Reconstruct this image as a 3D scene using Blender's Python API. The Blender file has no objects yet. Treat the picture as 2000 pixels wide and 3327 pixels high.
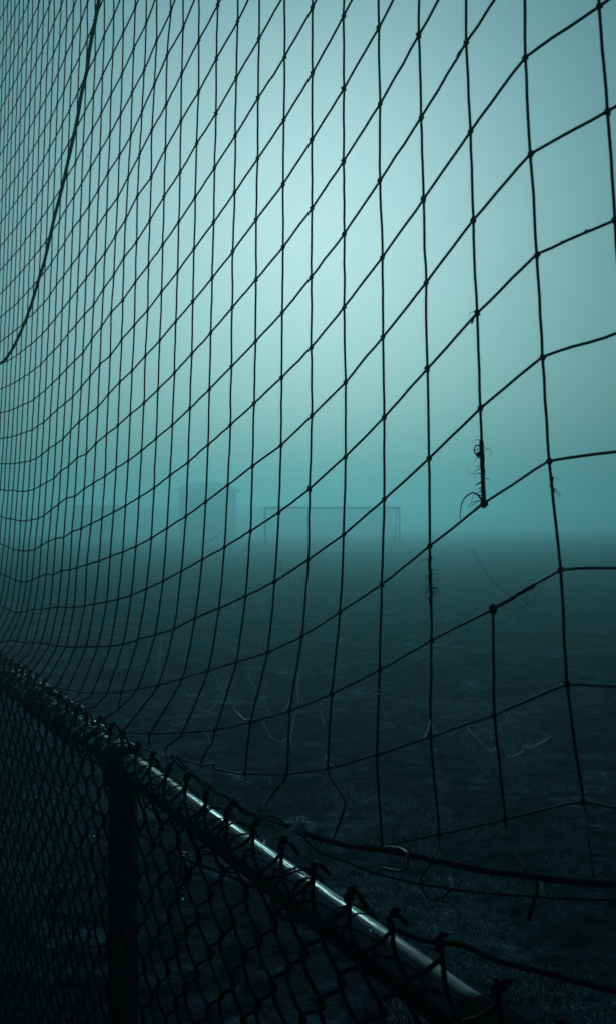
import bpy, math, random
from mathutils import Vector, Matrix, noise

sc = bpy.context.scene
R = math.radians

# ------------------------------------------------------------------ camera, sky, sun, exposure
CH = 1.573                                  # eye height
cam_d = bpy.data.cameras.new('camera'); cam = bpy.data.objects.new('camera', cam_d)
sc.collection.objects.link(cam); sc.camera = cam
cam.location = (0, 0, CH); cam.rotation_euler = (R(90), 0, 0)
cam_d.sensor_fit = 'VERTICAL'; cam_d.sensor_height = 36; cam_d.sensor_width = 36; cam_d.lens = 35
cam_d.shift_y = 0.01097
cam_d.clip_start = 0.02; cam_d.clip_end = 3000
cam_d.dof.use_dof = True; cam_d.dof.focus_distance = 1.9; cam_d.dof.aperture_fstop = 11.0

SUN_EL, SUN_AZ = R(18), R(0.0)              # low sun straight ahead, lost in the fog
world = bpy.data.worlds.new('World'); sc.world = world; world.use_nodes = True
wn = world.node_tree.nodes; wl = world.node_tree.links
bg = wn['Background']
sky = wn.new('ShaderNodeTexSky'); sky.sky_type = 'NISHITA'; sky.sun_disc = False
sky.sun_elevation = SUN_EL; sky.sun_rotation = SUN_AZ
sky.air_density = 0.8; sky.dust_density = 6.5; sky.ozone_density = 1.0; sky.altitude = 0
tint = wn.new('ShaderNodeMix'); tint.data_type = 'RGBA'; tint.blend_type = 'MULTIPLY'
tint.inputs['Factor'].default_value = 1
# the fog-veiled sky: its red falls off faster than its green and blue away from the sun
spl = wn.new('ShaderNodeSeparateColor'); cmb = wn.new('ShaderNodeCombineColor')
wl.new(sky.outputs[0], spl.inputs[0])
for ch, ex in (('Red', 1.08), ('Green', 0.76), ('Blue', 0.76)):
    d = wn.new('ShaderNodeMath'); d.operation = 'DIVIDE'; d.inputs[1].default_value = 70.0
    e = wn.new('ShaderNodeMath'); e.operation = 'POWER'; e.inputs[1].default_value = ex
    x = wn.new('ShaderNodeMath'); x.operation = 'MULTIPLY'; x.inputs[1].default_value = 70.0
    wl.new(spl.outputs[ch], d.inputs[0]); wl.new(d.outputs[0], e.inputs[0]); wl.new(e.outputs[0], x.inputs[0]); wl.new(x.outputs[0], cmb.inputs[ch])
wl.new(cmb.outputs[0], tint.inputs['A']); tint.inputs['B'].default_value = (0.41, 0.775, 1.02, 1)
wl.new(tint.outputs['Result'], bg.inputs['Color']); bg.inputs['Strength'].default_value = 0.05

sd = bpy.data.lights.new('sun', 'SUN'); sun = bpy.data.objects.new('sun', sd)
sc.collection.objects.link(sun)
sd.energy = 1.5; sd.angle = R(14); sd.color = (0.47, 0.95, 0.96)
sun_dir = Vector((math.sin(SUN_AZ) * math.cos(SUN_EL), math.cos(SUN_AZ) * math.cos(SUN_EL), math.sin(SUN_EL)))
sun.rotation_euler = sun_dir.to_track_quat('Z', 'Y').to_euler()
sun.location = (0, 0, 30)

HAZE_DENSITY, HAZE_G = 0.0152, 0.77
sc.view_settings.view_transform = 'Standard'; sc.view_settings.look = 'None'
sc.view_settings.exposure = -2.12; sc.view_settings.gamma = 1.0
sc.view_settings.use_curve_mapping = False
sc.cycles.use_denoising = True
sc.cycles.volume_bounces = 1
sc.cycles.max_bounces = 6; sc.cycles.transparent_max_bounces = 16
sc.cycles.caustics_reflective = False; sc.cycles.caustics_refractive = False

# ------------------------------------------------------------------ helpers
random.seed(7)
rnd = random.uniform
TH = math.atan(1640 / 3234.6); C_, S_ = math.cos(TH), math.sin(TH)   # the fence runs 26.9 degrees left of the view
ROT = math.atan2(C_, -S_)
PF = 0.579                                  # distance of the fence line from the eye


def along(t, p, h=0.0):
    """point at t metres along the fence line, p metres out from the eye across it, h above ground"""
    return Vector((p * C_ - t * S_, t * C_ + p * S_, h))


def tag(o, label=None, cat=None, group=None, kind=None):
    if label: o['label'] = label
    if cat: o['category'] = cat
    if group: o['group'] = group
    if kind: o['kind'] = kind
    return o


def empty(name, loc, label, cat, group=None, rz=0.0):
    e = bpy.data.objects.new(name, None); sc.collection.objects.link(e)
    e.location = loc; e.rotation_euler = (0, 0, rz); e.empty_display_size = 0.1
    return tag(e, label, cat, group)


class MB:
    def __init__(self, origin=(0, 0, 0)):
        self.v = []; self.f = []; self.o = Vector(origin)

    def add(self, vs, fs):
        b = len(self.v)
        self.v += [tuple(Vector(v) - self.o) for v in vs]
        self.f += [tuple(i + b for i in f) for f in fs]

    def box(self, lo, hi):
        x0, y0, z0 = lo; x1, y1, z1 = hi
        self.add([(x0, y0, z0), (x1, y0, z0), (x1, y1, z0), (x0, y1, z0), (x0, y0, z1), (x1, y0, z1), (x1, y1, z1), (x0, y1, z1)],
                 [(0, 3, 2, 1), (4, 5, 6, 7), (0, 1, 5, 4), (1, 2, 6, 5), (2, 3, 7, 6), (3, 0, 4, 7)])

    def tube(self, pts, r, n=5, taper=None, closed=False):
        pts = [Vector(p) for p in pts]
        m = len(pts)
        if m < 2: return
        rs = r if isinstance(r, (list, tuple)) else [r] * m
        t0 = (pts[1] - pts[0]).normalized()
        u = t0.orthogonal().normalized()
        vs = []; fs = []
        prev = t0
        for i, p in enumerate(pts):
            if closed: t = (pts[(i + 1) % m] - pts[i - 1])
            else: t = pts[min(i + 1, m - 1)] - pts[max(i - 1, 0)]
            if t.length < 1e-9: t = prev
            t = t.normalized()
            q = prev.rotation_difference(t); u = q @ u; u = (u - t * u.dot(t)).normalized(); prev = t
            w = t.cross(u)
            for j in range(n):
                a = 2 * math.pi * j / n
                vs.append(p + (u * math.cos(a) + w * math.sin(a)) * rs[i])
        for i in range(m if closed else m - 1):
            a = i * n; b = ((i + 1) % m) * n
            for j in range(n):
                k = (j + 1) % n
                fs.append((a + j, a + k, b + k, b + j))
        if not closed:
            fs.append(tuple(range(n - 1, -1, -1))); fs.append(tuple(range((m - 1) * n, m * n)))
        self.add(vs, fs)

    def ball(self, c, r, squash=(1, 1, 1), nu=7, nv=5, axis=None, jit=0.0):
        c = Vector(c); vs = []; fs = []
        q = Vector((0, 0, 1)).rotation_difference(axis) if axis is not None else None
        for i in range(nv + 1):
            ph = math.pi * i / nv
            for j in range(nu):
                a = 2 * math.pi * j / nu
                d = Vector((math.sin(ph) * math.cos(a) * squash[0], math.sin(ph) * math.sin(a) * squash[1], math.cos(ph) * squash[2]))
                if q: d = q @ d
                vs.append(c + d * r * (1 + rnd(-jit, jit)))
        for i in range(nv):
            for j in range(nu):
                k = (j + 1) % nu
                fs.append((i * nu + j, (i + 1) * nu + j, (i + 1) * nu + k, i * nu + k))
        self.add(vs, fs)

    def build(self, name, mat, parent=None, smooth=True):
        me = bpy.data.meshes.new(name)
        me.from_pydata(self.v, [], self.f); me.update()
        if smooth: me.polygons.foreach_set('use_smooth', [True] * len(me.polygons))
        me.materials.append(mat)
        o = bpy.data.objects.new(name, me); sc.collection.objects.link(o)
        if parent is not None: o.parent = parent
        else: o.location = self.o
        return o


def catmull(pts, n):
    pts = [Vector(p) for p in pts]
    if len(pts) < 3: 
        return [pts[0].lerp(pts[-1], i / n) for i in range(n + 1)]
    out = []
    P = [pts[0] * 2 - pts[1]] + pts + [pts[-1] * 2 - pts[-2]]
    for i in range(1, len(P) - 2):
        a, b, c, d = P[i - 1:i + 3]
        for j in range(n):
            t = j / n
            out.append(0.5 * ((2 * b) + (c - a) * t + (2 * a - 5 * b + 4 * c - d) * t * t + (3 * b - a - 3 * c + d) * t ** 3))
    out.append(pts[-1])
    return out


def wob(p, amp, f=37.0):
    return p + Vector((noise.noise(p * f), noise.noise(p * f + Vector((9, 4, 1))), noise.noise(p * f + Vector((3, 7, 5))))) * amp


def material(name, color, rough=0.7, metal=0.0, spec=0.5, nscale=0, cvar=0.0, bump=0.0, bscale=200.0, rvar=0.0, detail=5):
    m = bpy.data.materials.new(name); m.use_nodes = True
    n = m.node_tree.nodes; l = m.node_tree.links
    b = n['Principled BSDF']
    b.inputs['Base Color'].default_value = (*color, 1)
    b.inputs['Roughness'].default_value = rough; b.inputs['Metallic'].default_value = metal
    b.inputs['Specular IOR Level'].default_value = spec
    tc = n.new('ShaderNodeTexCoord')
    if nscale:
        t = n.new('ShaderNodeTexNoise'); t.inputs['Scale'].default_value = nscale; t.inputs['Detail'].default_value = detail
        l.new(tc.outputs['Object'], t.inputs['Vector'])
        mr = n.new('ShaderNodeMapRange'); mr.inputs['From Min'].default_value = 0.3; mr.inputs['From Max'].default_value = 0.7
        mr.inputs['To Min'].default_value = 1 - cvar; mr.inputs['To Max'].default_value = 1 + cvar
        l.new(t.outputs['Fac'], mr.inputs['Value'])
        mx = n.new('ShaderNodeMix'); mx.data_type = 'RGBA'; mx.blend_type = 'MULTIPLY'; mx.inputs['Factor'].default_value = 1
        mx.inputs['A'].default_value = (*color, 1); l.new(mr.outputs['Result'], mx.inputs['B'])
        l.new(mx.outputs['Result'], b.inputs['Base Color'])
        if rvar:
            m2 = n.new('ShaderNodeMapRange'); m2.inputs['From Min'].default_value = 0.3; m2.inputs['From Max'].default_value = 0.7
            m2.inputs['To Min'].default_value = max(0.02, rough - rvar); m2.inputs['To Max'].default_value = min(1, rough + rvar)
            l.new(t.outputs['Fac'], m2.inputs['Value']); l.new(m2.outputs['Result'], b.inputs['Roughness'])
    if bump:
        t2 = n.new('ShaderNodeTexNoise'); t2.inputs['Scale'].default_value = bscale; t2.inputs['Detail'].default_value = 3
        l.new(tc.outputs['Object'], t2.inputs['Vector'])
        bp = n.new('ShaderNodeBump'); bp.inputs['Strength'].default_value = bump; bp.inputs['Distance'].default_value = 0.002
        l.new(t2.outputs['Fac'], bp.inputs['Height']); l.new(bp.outputs['Normal'], b.inputs['Normal'])
    return m


M = {}
M['cord'] = material('black_net_cord', (0.008, 0.010, 0.011), 0.75, spec=0.12, nscale=60, cvar=0.4, bump=0.5, bscale=900)
M['dew_cord'] = material('dewy_net_cord', (0.010, 0.013, 0.014), 0.4, spec=0.5, nscale=140, cvar=0.7, bump=0.5, bscale=900)
M['rope'] = material('black_twisted_rope', (0.007, 0.008, 0.009), 0.85, spec=0.15, nscale=90, cvar=0.5, bump=0.6, bscale=1200)
M['fibre'] = material('frayed_black_fibre', (0.010, 0.012, 0.014), 0.8, spec=0.2)
M['pale_fibre'] = material('pale_worn_fibre', (0.5, 0.58, 0.6), 0.7, spec=0.3, nscale=80, cvar=0.3)
M['steel'] = material('wet_black_tube', (0.008, 0.010, 0.011), 0.08, spec=0.45, nscale=22, cvar=0.5, bump=0.05, bscale=40, rvar=0.045)
M['wire'] = material('dark_coated_wire', (0.005, 0.006, 0.007), 0.6, spec=0.10, nscale=40, cvar=0.4, bump=0.3, bscale=300)
M['lash'] = material('wet_black_lashing', (0.012, 0.014, 0.015), 0.28, spec=0.6, nscale=40, cvar=0.4, bump=0.4, bscale=260)
M['post'] = material('flaking_black_post', (0.010, 0.011, 0.012), 0.6, spec=0.25, nscale=18, cvar=0.6, bump=0.5, bscale=70)
M['matt'] = material('matt_black_tape', (0.006, 0.007, 0.008), 0.95, spec=0.03, nscale=30, cvar=0.5, bump=0.5, bscale=120)
M['web'] = material('wet_cobweb', (0.85, 0.9, 0.9), 0.3, metal=0.25, spec=0.8)
M['white'] = material('white_painted_tube', (0.8, 0.82, 0.82), 0.5, nscale=3, cvar=0.1)
M['hut'] = material('grey_rendered_wall', (0.10, 0.105, 0.105), 0.9, nscale=1.2, cvar=0.25, bump=0.3, bscale=20)
M['roof'] = material('dark_roof_sheet', (0.035, 0.037, 0.04), 0.8, nscale=1.0, cvar=0.3)
M['dark'] = material('dark_opening', (0.01, 0.012, 0.012), 0.6)
M['concrete'] = material('weathered_concrete', (0.08, 0.085, 0.085), 0.9, nscale=0.7, cvar=0.25)
g = bpy.data.materials.new('water'); g.use_nodes = True; b = g.node_tree.nodes['Principled BSDF']
b.inputs['Roughness'].default_value = 0.02; b.inputs['IOR'].default_value = 1.33
b.inputs['Transmission Weight'].default_value = 1.0
M['water'] = g

# the pitch: worn dark wet turf
gm = bpy.data.materials.new('worn_wet_turf'); gm.use_nodes = True
n = gm.node_tree.nodes; l = gm.node_tree.links; b = n['Principled BSDF']
tc = n.new('ShaderNodeTexCoord')
def nz(scale, detail, rough=0.6):
    t = n.new('ShaderNodeTexNoise'); t.inputs['Scale'].default_value = scale; t.inputs['Detail'].default_value = detail
    t.inputs['Roughness'].default_value = rough; l.new(tc.outputs['Object'], t.inputs['Vector']); return t
big, mid, fin = nz(0.7, 5), nz(6.5, 9, 0.78), nz(55, 5, 0.7)
r1 = n.new('ShaderNodeValToRGB'); r1.color_ramp.elements[0].position = 0.42; r1.color_ramp.elements[1].position = 0.66
r1.color_ramp.elements[0].color = (0.008, 0.010, 0.013, 1); r1.color_ramp.elements[1].color = (0.16, 0.20, 0.23, 1)
l.new(mid.outputs['Fac'], r1.inputs['Fac'])
r2 = n.new('ShaderNodeMapRange'); r2.inputs['From Min'].default_value = 0.3; r2.inputs['From Max'].default_value = 0.7
r2.inputs['To Min'].default_value = 0.4; r2.inputs['To Max'].default_value = 1.5
l.new(big.outputs['Fac'], r2.inputs['Value'])
r3 = n.new('ShaderNodeMapRange'); r3.inputs['From Min'].default_value = 0.3; r3.inputs['From Max'].default_value = 0.7
r3.inputs['To Min'].default_value = 0.5; r3.inputs['To Max'].default_value = 1.5
l.new(fin.outputs['Fac'], r3.inputs['Value'])
m1 = n.new('ShaderNodeMix'); m1.data_type = 'RGBA'; m1.blend_type = 'MULTIPLY'; m1.inputs['Factor'].default_value = 1
l.new(r1.outputs['Color'], m1.inputs['A']); l.new(r2.outputs['Result'], m1.inputs['B'])
m2 = n.new('ShaderNodeMix'); m2.data_type = 'RGBA'; m2.blend_type = 'MULTIPLY'; m2.inputs['Factor'].default_value = 1
l.new(m1.outputs['Result'], m2.inputs['A']); l.new(r3.outputs['Result'], m2.inputs['B'])
pat = nz(1.5, 6, 0.65)
r4 = n.new('ShaderNodeMapRange'); r4.inputs['From Min'].default_value = 0.52; r4.inputs['From Max'].default_value = 0.68
r4.inputs['To Min'].default_value = 0.8; r4.inputs['To Max'].default_value = 3.2
l.new(pat.outputs['Fac'], r4.inputs['Value'])
m3 = n.new('ShaderNodeMix'); m3.data_type = 'RGBA'; m3.blend_type = 'MULTIPLY'; m3.inputs['Factor'].default_value = 1
l.new(m2.outputs['Result'], m3.inputs['A']); l.new(r4.outputs['Result'], m3.inputs['B'])
flk = nz(15, 4, 0.55)
r5 = n.new('ShaderNodeMapRange'); r5.inputs['From Min'].default_value = 0.56; r5.inputs['From Max'].default_value = 0.66
r5.inputs['To Min'].default_value = 0.9; r5.inputs['To Max'].default_value = 1.7
l.new(flk.outputs['Fac'], r5.inputs['Value'])
m4 = n.new('ShaderNodeMix'); m4.data_type = 'RGBA'; m4.blend_type = 'MULTIPLY'; m4.inputs['Factor'].default_value = 1
l.new(m3.outputs['Result'], m4.inputs['A']); l.new(r5.outputs['Result'], m4.inputs['B'])
l.new(m4.outputs['Result'], b.inputs['Base Color'])
b.inputs['Roughness'].default_value = 0.85; b.inputs['Specular IOR Level'].default_value = 0.0
bp = n.new('ShaderNodeBump'); bp.inputs['Strength'].default_value = 0.9; bp.inputs['Distance'].default_value = 0.03
mxh = n.new('ShaderNodeMath'); mxh.operation = 'ADD'; l.new(mid.outputs['Fac'], mxh.inputs[0]); l.new(fin.outputs['Fac'], mxh.inputs[1])
l.new(mxh.outputs[0], bp.inputs['Height']); l.new(bp.outputs['Normal'], b.inputs['Normal'])
M['turf'] = gm
M['grass'] = material('short_wet_grass', (0.13, 0.175, 0.185), 0.6, spec=0.3, nscale=2.5, cvar=0.6)
def backlit(m, col, fac):
    n = m.node_tree.nodes; l = m.node_tree.links
    tr = n.new('ShaderNodeBsdfTranslucent'); tr.inputs['Color'].default_value = (*col, 1)
    mx = n.new('ShaderNodeMixShader'); mx.inputs[0].default_value = fac
    l.new(n['Principled BSDF'].outputs[0], mx.inputs[1]); l.new(tr.outputs[0], mx.inputs[2])
    l.new(mx.outputs[0], n['Material Output'].inputs['Surface'])
backlit(M['grass'], (0.16, 0.22, 0.225), 0.4)
backlit(M['web'], (0.95, 0.97, 0.97), 0.7)
backlit(M['pale_fibre'], (0.8, 0.85, 0.82), 0.7)


# ------------------------------------------------------------------ ground
def gz(x, y):
    d = math.hypot(x, y)
    f = 1.0 if d < 25 else max(0.0, 1 - (d - 25) / 25)
    return f * (0.035 * noise.noise(Vector((x * 0.5, y * 0.5, 0))) + 0.022 * noise.noise(Vector((x * 1.9, y * 1.9, 3)))
                + 0.012 * noise.noise(Vector((x * 6, y * 6, 8))))

mb = MB()
xs = [-700, -300, -120, -60, -40] ; v = -26.0
while v < 26: xs.append(v); v += 0.12 if abs(v) < 5 else (0.3 if abs(v) < 12 else 1.0)
xs += [40, 60, 120, 300, 700]
ys = [-60, -30, -12, -6]; v = -3.0
while v < 50: ys.append(v); v += 0.12 if v < 9 else (0.3 if v < 22 else 1.0)
ys += [70, 110, 200, 400, 800]
nx, ny = len(xs), len(ys)
mb.v = [(x, y, gz(x, y)) for y in ys for x in xs]
mb.f = [(j * nx + i, j * nx + i + 1, (j + 1) * nx + i + 1, (j + 1) * nx + i) for j in range(ny - 1) for i in range(nx - 1)]
tag(mb.build('ground', M['turf']), kind='structure')

# ------------------------------------------------------------------ far things in the fog
# goal, 55 m off
GY = 54.8; gx0, gx1 = -2.34, 5.02
goal = empty('football_goal', (1.34, GY, 0), 'white football goal standing on the dark pitch in the fog', 'goal')
o0 = goal.location
def part(name, mat, parent, fn, smooth=True):
    m_ = MB(parent.location if parent.parent is None else parent.parent.location); fn(m_); return m_.build(name, mat, parent, smooth)
for x in (gx0, gx1):
    part('post', M['white'], goal, lambda m_: m_.tube([(x, GY, 0), (x, GY, 2.44)], 0.034, 10))
part('crossbar', M['white'], goal, lambda m_: m_.tube([(gx0 - 0.06, GY, 2.44), (gx1 + 0.06, GY, 2.44)], 0.034, 10))
for x in (gx0, gx1):
    part('stanchion', M['white'], goal, lambda m_: m_.tube([(x, GY + 0.06, 2.42), (x - 0.1, GY + 0.9, 2.3), (x - 0.1, GY + 2.0, 0.05)], 0.025, 6))
    part('side_ground_bar', M['white'], goal, lambda m_: m_.tube([(x - 0.05, GY + 0.08, 0.05), (x - 0.1, GY + 2.0, 0.05)], 0.035, 6))
part('rear_ground_bar', M['white'], goal, lambda m_: m_.tube([(gx0 - 0.1, GY + 2.0, 0.05), (gx1 - 0.1, GY + 2.0, 0.05)], 0.04, 6))
part('goal_line_wedge', M['white'], goal, lambda m_: m_.add([(gx0 - 0.25, GY - 0.45, 0.02), (gx1 - 0.07, GY - 0.45, 0.02), (gx1 - 0.07, GY - 0.08, 0.20), (gx0 - 0.25, GY - 0.08, 0.20), (gx1 - 0.07, GY - 0.08, 0.02), (gx0 - 0.25, GY - 0.08, 0.02)], [(0, 1, 2, 3), (2, 1, 4), (3, 5, 0), (3, 2, 4, 5), (0, 5, 4, 1)]), False)  # white wedge added in place of the goal line, tilted to catch skylight
def gnet(m_):
    for i in range(50):
        x = gx0 + (gx1 - gx0) * i / 49
        m_.tube([(x, GY, 2.40), (x, GY + 0.9, 2.27), (x, GY + 2.0, 0.06)], 0.005, 3)
    for i in range(18):
        f = i / 17
        y, z = (GY + 0.9 * f * 3, 2.40 - 0.13 * f * 3) if f < 1 / 3 else (GY + 0.9 + 1.1 * (f - 1 / 3) * 1.5, 2.27 - 2.2 * (f - 1 / 3) * 1.5)
        m_.tube([(gx0, y, z), (gx1, y, z)], 0.005, 3)
tag(part('goal_net', M['white'], goal, gnet), kind='stuff')
mb = MB((1.34, GY, 0)); mb.box((gx0 - 1.0, GY - 0.06, 0.004), (gx1 + 0.06, GY + 0.06, 0.010))
tag(mb.build('goal_line', M['white'], None, False), kind='structure')

# hut with a hipped roof
HY = 104.0
hut = empty('hut', ((669.5 - 1000) / 3234.6 * HY, HY + 2, 0), 'tall hut with wide eaves and low hipped roof fading in the fog', 'hut')
hx0, hx1 = (581 - 1000) / 3234.6 * HY, (758 - 1000) / 3234.6 * HY
part('wall', M['hut'], hut, lambda m_: m_.box((hx0, HY, 0), (hx1, HY + 4.8, 5.02)), False)
def hroof(m_):
    x0, x1, y0, y1 = hx0 - 0.45, hx1 + 0.45, HY - 0.45, HY + 5.3
    zb, ze, zr = 4.98, 5.14, 5.95
    rx0, rx1, ry = x0 + 2.0, x1 - 1.9, (y0 + y1) / 2
    vs = [(x0, y0, zb), (x1, y0, zb), (x1, y1, zb), (x0, y1, zb), (x0, y0, ze), (x1, y0, ze), (x1, y1, ze), (x0, y1, ze), (rx0, ry, zr), (rx1, ry, zr)]
    m_.add(vs, [(0, 3, 2, 1), (0, 1, 5, 4), (1, 2, 6, 5), (2, 3, 7, 6), (3, 0, 4, 7), (4, 5, 9, 8), (5, 6, 9), (6, 7, 8, 9), (7, 4, 8)])
part('roof', M['roof'], hut, hroof, False)
part('door', M['dark'], hut, lambda m_: m_.box((hx0 + 1.9, HY - 0.05, 0), (hx0 + 2.8, HY - 0.004, 2.05)), False)
part('window', M['dark'], hut, lambda m_: m_.box((hx0 + 0.6, HY - 0.04, 1.3), (hx0 + 1.4, HY - 0.004, 2.2)), False)

# flat roofed shelter left of the hut
SY = 108.0
sh = empty('shelter', ((311 - 1000) / 3234.6 * SY, SY + 1, 0), 'low flat roofed shelter at the pitch edge left of the hut', 'shelter')
sx0, sx1 = (236 - 1000) / 3234.6 * SY, (386 - 1000) / 3234.6 * SY
part('rear_wall', M['hut'], sh, lambda m_: m_.box((sx0, SY + 1.6, 0), (sx1, SY + 1.7, 3.42)), False)
for x in (sx0, sx1 - 0.08):
    part('side_wall', M['hut'], sh, lambda m_: m_.box((x, SY, 0), (x + 0.08, SY + 1.597, 3.42)), False)
part('roof', M['roof'], sh, lambda m_: m_.box((sx0 - 0.1, SY - 0.1, 3.423), (sx1 + 0.1, SY + 1.8, 3.55)), False)
part('bench', M['concrete'], sh, lambda m_: m_.box((sx0 + 0.15, SY + 1.1, 0.4), (sx1 - 0.15, SY + 1.5, 0.46)), False)

# long stand behind
LY = 165.0
st = empty('long_stand', (-20, LY + 3, 0), 'long low stand behind the goal, barely visible in fog', 'stand')
part('front_wall', M['concrete'], st, lambda m_: m_.box((-70, LY, 0), (14, LY + 6, 3.9)), False)
part('roof', M['roof'], st, lambda m_: m_.box((-71, LY - 1.2, 4.0), (14.6, LY + 6.5, 4.4)), False)
for i in range(9):
    x = -68 + i * 10
    part('pillar', M['concrete'], st, lambda m_: m_.box((x, LY - 1.0, 0), (x + 0.4, LY - 0.6, 3.997)), False)

# ------------------------------------------------------------------ chain link fence
RAIL_H = 1.089; RAIL_R = 0.0268
POST_T = 1.975
FB = along(POST_T, PF, 0)
fence = empty('chain_link_fence', FB, 'dark chain link fence with a shiny wet top rail running away to the left', 'fence')
def fpart(name, mat, fn, smooth=True, parent=fence):
    m_ = MB(FB); fn(m_); return m_.build(name, mat, parent, smooth)
def rail(m_):
    pts = [wob(along(t, PF, RAIL_H), 0.0012, 1.7) for t in [0.74 + 0.06 * i for i in range(94)]]
    m_.tube(pts, RAIL_R, 28)
top_rail = fpart('top_rail', M['steel'], rail)
top_rail['label'] = 'shiny wet galvanised top rail'
fpart('post', M['post'], lambda m_: m_.tube([along(POST_T, PF + 0.002, h) for h in (-0.05, 0.3, 0.7, RAIL_H - RAIL_R - 0.004)], 0.030, 28))
fpart('post_cap', M['post'], lambda m_: (m_.tube([along(POST_T - 0.045, PF, RAIL_H), along(POST_T + 0.045, PF, RAIL_H)], 0.0325, 24),
                                        m_.tube([along(POST_T, PF, RAIL_H - 0.045), along(POST_T, PF, RAIL_H - 0.012)], 0.0340, 24)))
fpart('rail_sleeve', M['matt'], lambda m_: m_.tube([along(-0.6, PF, RAIL_H), along(0.778, PF, RAIL_H)], 0.0312, 24))
fpart('post', M['post'], lambda m_: m_.tube([along(0.42, PF + 0.002, h) for h in (-0.05, 0.5, RAIL_H - RAIL_R - 0.004)], 0.030, 24))
fpart('post', M['post'], lambda m_: m_.tube([along(4.40, PF + 0.002, h) for h in (-0.05, 0.5, RAIL_H - RAIL_R - 0.004)], 0.030, 24))

HW = 0.0451; PITCH = 0.088; T_PEAK = 0.814; WR = 0.0029; PEAK_H = 1.155
MESH_P = PF - RAIL_R - 0.0065
def sag(t, h):
    # old mesh: bulges and leans a little between the posts
    return Vector((0.010 * noise.noise(Vector((t * 2.3, h * 2.0, 1))) + 0.006 * noise.noise(Vector((t * 7, h * 6, 4))),
                   -0.020 * (1.05 - h) * (0.6 + noise.noise(Vector((t * 1.3, h * 1.6, 2)))) + 0.004 * noise.noise(Vector((t * 9, h * 8, 6))),
                   0.010 * noise.noise(Vector((t * 2.0, h * 2.6, 7))) + 0.006 * noise.noise(Vector((t * 8, h * 7, 9)))))
k0, k1 = -30, 118
for k in range(k0, k1):
    # wire k zigzags between t = T_PEAK + k*HW and the next column; even columns carry the twisted tips
    a = T_PEAK + k * HW; up_left = (k % 2 == 0)
    pts = []
    nper = 13 if k > 12 else 11
    N = 12
    top = PEAK_H - 0.012 + rnd(-0.006, 0.006)
    for i in range(nper * N + 1):
        ph = i / N                                  # periods down from the tip
        tri = abs((ph % 1.0) * 2 - 1)               # 1 at the tip column, 0 at the far column
        s = tri * tri * (3 - 2 * tri) * 0.45 + tri * 0.55 if ph > 0.5 else tri
        hook = 0.0080 * min(1, max(0, (ph - 0.1) * 3))
        x = (a - hook + (1 - s) * (HW + 2 * hook)) if up_left else (a - hook + s * (HW + 2 * hook))
        h = top - ph * PITCH
        yoff = 0.0042 * math.sin(2 * math.pi * ph + (0.0 if up_left else math.pi))
        d = sag(x, h)
        lean = max(0.0, h - (RAIL_H + 0.02)) * 0.28     # tips lean back over the rail
        near_rail = 1 - min(1, abs(h - RAIL_H) / 0.10)
        pp = MESH_P + yoff + lean + d.y * (1 - near_rail)
        pts.append(along(x + d.x, min(pp, MESH_P + lean + 0.004), h + d.z))
    # twisted tip: a few turns round its neighbour and a cut end hanging down behind the rail
    tipt = a if up_left else a + HW
    base = pts[0]
    hp = base.z
    bp_ = MESH_P + max(0, hp - RAIL_H - 0.02) * 0.28
    tw = []
    sgn = 1 if up_left else -1
    turns = rnd(1.6, 2.4)
    rl = rnd(-0.010, 0.010)
    for i in range(14):
        f = i / 13
        an = f * turns * 2 * math.pi + (0 if up_left else math.pi)
        tw.append(along(tipt + rl * f + 0.0034 * math.cos(an), bp_ + 0.006 * f + 0.0034 * math.sin(an), hp + 0.004 + 0.014 * f))
    end = []
    if up_left and random.random() < 0.45:
        dl = rnd(0.012, 0.04)
        e0 = tw[-1]
        for i in range(1, 6):
            f = i / 5
            end.append(along(tipt + rl - 0.007 * f, bp_ + 0.008 + 0.012 * f, hp + 0.018 - dl * f))
    line = list(reversed(end)) + list(reversed(tw)) + pts
    m_ = MB(FB); m_.tube(line, WR, 5)
    m_.build('wire', M['wire'], fence)

# ties holding the mesh to the rail
def tie(t, n_, m_):
    pts = []
    for i in range(n_ * 12 + 1):
        an = 2 * math.pi * i / 12
        r = RAIL_R + 0.0095 + 0.003 * math.sin(an * 1.7 + t * 9)
        pts.append(along(t + 0.006 * i / 12 + 0.004 * math.sin(an * 0.6), PF - 0.003 + r * math.cos(an), RAIL_H + r * math.sin(an)))
    pts.append(pts[-1] + Vector((rnd(-.01, .01), rnd(-.01, .01), -0.02)))
    m_.tube(pts, 0.0016, 5)
for t in (1.02, 1.155, 1.37, 1.46, 1.62, 1.70, 1.83):
    fpart('wire_tie', M['wire'], lambda m_: tie(t, random.choice((1, 2)), m_))

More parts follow.
